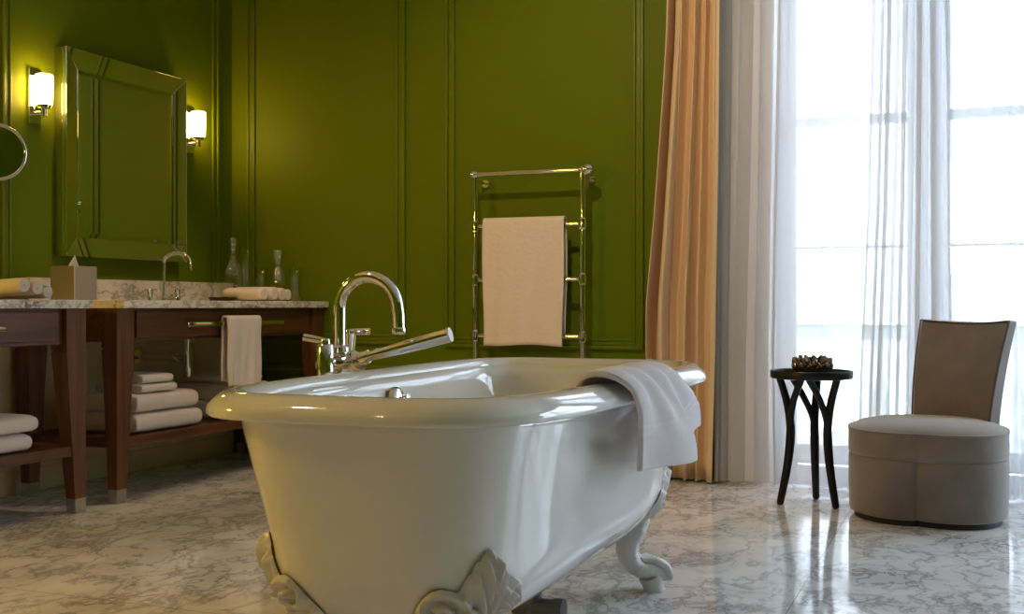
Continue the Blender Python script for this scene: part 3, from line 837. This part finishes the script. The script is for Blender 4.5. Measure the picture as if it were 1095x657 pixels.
hang_towel('towel', 'x', (RYW, 1.200), -2.215, -1.800, .61, .66, .020, M['linen'], 'cream white towel hanging over a rung of the chrome towel rail', -1, 5, gap=.021, thick=.008)

# ------------------------------------------------------------------ curtains
def curtain(name, m, fn, nu, nv, label, thick=0):
    bm = bmesh.new(); grid(bm, fn, nu, nv)
    o = obj(name, bm, m, angle=180)
    if thick: solidify(o, thick)
    return tag(o, label, 'curtain')
ZT = 2.93
def peach(u, v):
    z = .012+(ZT-.012)*v
    xa = lerp_table([(.0, -1.385), (.35, -1.39), (.55, -1.405), (.8, -1.405), (1.2, -1.37), (2.0, -1.315), (2.95, -1.28)], z)
    xb = lerp_table([(.0, -1.085), (.6, -1.068), (1.5, -1.055), (2.95, -1.045)], z)
    amp = .058+.012*math.sin(z*2.0)
    ph = (u+.045*math.sin(u*8.5+.6))*2*PI*4.6
    s = math.sin(ph+.5*math.sin(z*1.1+u*4)+.5*math.sin(u*7))
    x = xa+(xb-xa)*(u+.045*math.sin(ph*1.0+1.2))
    y = 5.085-amp*s*(.75+.35*math.sin(u*5+1))-.016*math.sin(ph*2+z*1.2)-.007*math.sin(ph*3.3+z*.8+1)
    if u > .72:     # the gathered lip hanging forward on the window side
        y -= .03*sstep(.72, .85, u)*(1-sstep(.3, 1.2, 2.6-z)*.3)
    if u > .78: y = min(y, 5.12-.085*sstep(.78, .86, u))
    return (x, y, z)
curtain('drape', M['peach'], peach, 220, 40, 'heavy peach satin drape hanging beside the window from above the picture', .004)

# left sheer: gathered in a column beside the drape, then thin across the first pane
def col_edge(z): return lerp_table([(0, .48), (.9, .50), (1.6, .44), (2.3, .40), (2.95, .38)], z)
def f1(u, v):
    z = .01+(ZT-.01)*v
    xl_, xm, xr_ = -1.10+.012*math.sin(z*.9), lerp_table([(0, -.83), (.6, -.835), (1.4, -.815), (2.95, -.775)], z), -.40
    if u < .6:
        t = u/.6; ph = t*2*PI*3.3+.7*math.sin(z*.8+t*5)*(1.3-.3*z)
        A = .050*(.7+.3*math.sin(t*7+.6))
        x = xl_+(xm-xl_)*t+.016*math.sin(ph*2+.5)
    else:
        t = (u-.6)/.4; ph = 3.3*2*PI+t*2*PI*2.5+.5*math.sin(z*.8+5)*(1.3-.3*z)*(1-t)
        A = .050*(.7+.3*math.sin(7.6))*(1-sstep(0, .10, t))+.009*sstep(0, .1, t)
        x = xm+(xr_-xm)*t+.016*math.sin(ph*2+.5)*(1-sstep(0, .12, t))
    y = 5.125-A*math.sin(ph)-.22*A*math.sin(ph*2.3+z*.6)
    return (x, max(y, 5.062) if x < -1.03 else y, z)
curtain('sheer_curtain', M['sheer'], f1, 420, 36, 'white voile curtain gathered next to the peach drape and drawn over the left pane')
# right sheer: gathered over the mullion, thin across the second pane, gathered again at the frame edge
def f2(u, v):
    z = .01+(ZT-.01)*v
    x0 = lerp_table([(0, -.47), (.5, -.455), (1.2, -.425), (2.0, -.41), (2.95, -.40)], z)
    x1 = lerp_table([(0, -.10), (1.0, -.115), (2.95, -.125)], z)
    x2, x3 = .10, .46
    if u < .42:
        t = u/.42; ph = t*2*PI*5.2+.9*math.sin(z*.7+t*4+1); A = .037*(.72+.28*math.sin(t*9)); x = x0+(x1-x0)*t+.016*math.sin(ph*2+1)
    elif u < .62:
        t = (u-.42)/.20; ph = 5.2*2*PI+.9*math.sin(z*.7+5)+t*2*PI*2; A = .034*(1-sstep(0, .15, t))+.008; x = x1+(x2-x1)*t
    else:
        t = (u-.62)/.38; ph = 7.2*2*PI+.9*math.sin(z*.7+5)+t*2*PI*4; A = .008+.030*sstep(0, .12, t); x = x2+(x3-x2)*t
    return (x, 5.055-A*math.sin(ph)-.22*A*math.sin(ph*2.3+z*.6), z)
curtain('sheer_curtain', M['sheer'], f2, 440, 36, 'white voile curtain gathered over the window post behind the chair')

# ------------------------------------------------------------------ side table
st = empty('side_table', (-.62, 4.715, 0)); tag(st, 'small round black side table with forked legs by the window', 'table')
bm = bmesh.new(); lathe(bm, [(.14, .505), (.160, .508), (.163, .516), (.163, .536), (.160, .540), (.152, .539), (.149, .524), (.001, .523)], (0, 0, 0), 56); obj('tray_top', bm, M['black'], st)
for ang, turn in ((-2.62, 1), (-.66, -1), (1.56, 1)):
    d = Vector((math.cos(ang), math.sin(ang), 0))
    def q(r, z, da=0): return Vector((math.cos(ang+turn*da)*r, math.sin(ang+turn*da)*r, z))
    s = Vector((-d.y, d.x, 0))
    bm = bmesh.new()
    main = spline([q(.132, .006), q(.116, .08), q(.099, .17), q(.089, .26), q(.089, .33), q(.104, .42, -.03), q(.130, .508, -.06)], 6)
    tube(bm, main, [.0145+.004*(1-abs(2*i/(len(main)-1)-1)) for i in range(len(main))], 12, up=tuple(s))
    br = spline([q(.089, .29), q(.092, .35, .12), q(.104, .43, .48), q(.122, .508, .86)], 6)
    tube(bm, br, .0135, 12, up=tuple(s))
    lg = obj('forked_leg', bm, M['black'], st)
    bm = bmesh.new(); tube(bm, [q(.133, 0), q(.132, .006)], .011, 12); obj('foot_pad', bm, M['black_matte'], lg)

lb = empty('lotus_bowl', (-.615, 4.70, .524)); tag(lb, 'dark glass lotus-shaped candle bowl on the black side table', 'bowl')
bm = bmesh.new(); lathe(bm, [(.030, 0), (.055, .006), (.068, .024), (.066, .040), (.060, .036), (.045, .012), (.001, .010)], (0, 0, 0), 30); obj('cup', bm, M['bronze'], lb)
def petal(a, r0_, tilt, h, w):
    d = Vector((math.cos(a), math.sin(a), 0)); s = Vector((-d.y, d.x, 0))
    def f(u, v):
        ww = w*math.sin(PI*min(.999, .16+.84*(1-v)) )*(1-.15*v) if v > .35 else w*(.72+.8*v*.98)*.98
        ww = w*(math.sin(PI*(.25+.75*v)))**.8 if v < 1 else 0
        k_ = (u-.5)*2
        out = tilt*math.sin(v*PI*.62)*h*.9-.008*(1-k_*k_)*-1*(1-v)
        return d*(r0_+out-.010*k_*k_)+s*(k_*ww)+Vector((0, 0, .006+h*v))
    bm = bmesh.new(); grid(bm, f, 8, 10)
    o = obj('petal', bm, M['bronze'], lb, angle=180); solidify(o, .003)
for i in range(12): petal(2*PI*i/12, .056, .62, .042, .020)
for i in range(12): petal(2*PI*(i+.5)/12, .054, .42, .062, .019)
for i in range(9): petal(2*PI*i/9+.2, .040, .22, .070, .018)

# ------------------------------------------------------------------ slipper chair
CC = Vector((-.178, 4.615, 0))
ch = empty('slipper_chair', tuple(CC)); tag(ch, 'taupe velvet slipper chair with curved back in front of the voile curtains', 'chair')
def plan(sc, n=240, notch=1):
    out = []
    for i in range(n):
        a = 2*PI*i/n; c, s = math.cos(a), math.sin(a)
        x = .287*math.copysign(abs(c)**.80, c); y = .285*math.copysign(abs(s)**.80, s)
        da = (a-(-PI/2+2*PI)+.05); da = (da+PI) % (2*PI)-PI
        k_ = 1-notch*(.055*math.exp(-(da/.16)**2)+.05*math.exp(-(da/.028)**2))
        y2 = y-.035*(x/.287)*.6 if y < 0 else y
        out.append((x*sc*k_, y2*sc*k_))
    return out
def chair_loft(prof, n_=240, notch=1, dome=0):
    rg = []
    for sc, z in prof: rg.append([(x, y, z) for x, y in plan(sc, n_, notch)])
    bm = bmesh.new(); loft(bm, rg); return bm
obj('plinth', chair_loft([(.92, 0), (.92, .03)]), M['black_matte'], ch)
obj('skirted_base', chair_loft([(.95, .022), (.985, .026), (.99, .035), (1.0, .12), (1.0, .215), (.995, .232), (.97, .240)]), M['velvet'], ch, angle=60)
obj('seat_cushion', chair_loft([(.96, .236), (.985, .240), (1.0, .250), (1.003, .29), (1.0, .327), (.99, .336), (.97, .341), (.85, .356), (.65, .368), (.4, .374), (.2, .376), (.05, .3765)], notch=.45), M['velvet'], ch, angle=70)
def ring_tube(sc, z, r, notch):
    p = [Vector((x, y, z)) for x, y in plan(sc, 240, notch)]
    bm = bmesh.new(); tube(bm, p+[p[0], ], r, 8, cap=False); return bm
obj('piping', ring_tube(.995, .335, .0045, .45), M['velvet'], ch, angle=180)
# back
nb = Vector((-.50, -.866, 0)); wb = Vector((.866, -.50, 0)); rc = Vector((.105, .185, 0))
def back_pt(u, v, side):
    """u across, v up, side 0 front .. 1 rear"""
    half = .158+.030*v
    k_ = (u-.5)*2
    z = .27+(.742-.27)*v - .012*(1-k_*k_)*v
    rec = -.03+.105*v**1.8
    curve = .030*k_*k_
    th = .085-.02*v
    return rc+wb*(k_*half)+nb*(-rec+curve-side*th)+Vector((0, 0, z))
bm = bmesh.new()
NB, NV_ = 20, 22
def closed_ring(v):
    pts = [back_pt(i/NB, v, 0) for i in range(NB+1)]
    pts += [back_pt(1, v, j/4) for j in range(1, 4)]
    pts += [back_pt(1-i/NB, v, 1) for i in range(NB+1)]
    pts += [back_pt(0, v, 1-j/4) for j in range(1, 4)]
    return pts
loft(bm, [closed_ring(j/NV_) for j in range(NV_+1)])
bk = obj('backrest', bm, M['velvet'], ch, angle=40)
bvm = bk.modifiers.new('soft edges', 'BEVEL'); bvm.width = .010; bvm.segments = 3; bvm.limit_method = 'ANGLE'; bvm.angle_limit = math.radians(50)
bm = bmesh.new()
edge = [back_pt(0, j/20, 0) for j in range(21)]+[back_pt(i/20, 1, 0) for i in range(1, 21)]+[back_pt(1, 1-j/20, 0) for j in range(1, 21)]
tube(bm, edge, .0035, 8); obj('back_piping', bm, M['piping'], bk, angle=180)

# ------------------------------------------------------------------ light
def light(name, typ, loc, col, power, rot=None, **kw):
    l = bpy.data.lights.new(name, typ); l.energy = power; l.color = col
    for k_, v in kw.items(): setattr(l, k_, v)
    o = bpy.data.objects.new(name, l); o.location = loc
    if rot: o.rotation_euler = rot
    COL.objects.link(o); return o
for i, (x, y) in enumerate(((-2.5, 1.2), (-2.3, -.6))):
    light('unseen_ceiling_spot', 'SPOT', (x, y, ZC-.03), (1, .70, .40), 20, (0, 0, 0), spot_size=math.radians(130), spot_blend=.7, shadow_soft_size=.05)
light('unseen_ceiling_spot', 'SPOT', (-1.5, 3.0, ZC-.03), (1, .74, .46), 105, (.86, 0, .06), spot_size=math.radians(84), spot_blend=.8, shadow_soft_size=.05)  # added spot, out of view, aimed to warm the drape and back wall
light('unseen_ceiling_spot', 'SPOT', (-2.2, 4.2, ZC-.03), (1, .72, .48), 60, (0, .52, .0), spot_size=math.radians(46), spot_blend=.6, shadow_soft_size=.05)  # extra unseen spot, added to brighten counter, backsplash and towels
light('unseen_amber_fill', 'POINT', (-3.15, 1.2, 1.5), (1, .56, .06), 56, shadow_soft_size=.07)  # added fill with no fixture, turns the tub's near left side amber
for x0, x1 in (W1, W2):
    l = light('window_portal', 'AREA', ((x0+x1)/2, YB+WT-.01, WZ/2), (1, 1, 1), 1, (-PI/2, 0, 0), shape='RECTANGLE', size=x1-x0, size_y=WZ)
    l.data.cycles.is_portal = True
w = bpy.data.worlds.new('overcast sky'); S.world = w; w.use_nodes = True
nt = w.node_tree; bg = nt.nodes['Background']; bg.inputs['Color'].default_value = (.72, .85, 1.03, 1); bg.inputs['Strength'].default_value = 10.5

# ------------------------------------------------------------------ camera
F, TH = 1220, math.radians(22.2)
cam = bpy.data.cameras.new('camera'); cam.sensor_width = 36; cam.lens = 36*F/1095; cam.clip_start = .02
co = bpy.data.objects.new('camera', cam); COL.objects.link(co)
co.location = (0, 0, .8); co.rotation_euler = (PI/2-math.atan(1.5/F), 0, TH)
S.camera = co
S.view_settings.view_transform = 'Standard'; S.view_settings.look = 'None'
S.view_settings.exposure = 0; S.view_settings.gamma = 1; S.view_settings.use_curve_mapping = False
c = S.cycles
c.max_bounces = 12; c.diffuse_bounces = 5; c.glossy_bounces = 6; c.transmission_bounces = 8; c.transparent_max_bounces = 24
c.sample_clamp_indirect = 6; c.caustics_reflective = False; c.caustics_refractive = False
c.use_denoising = True
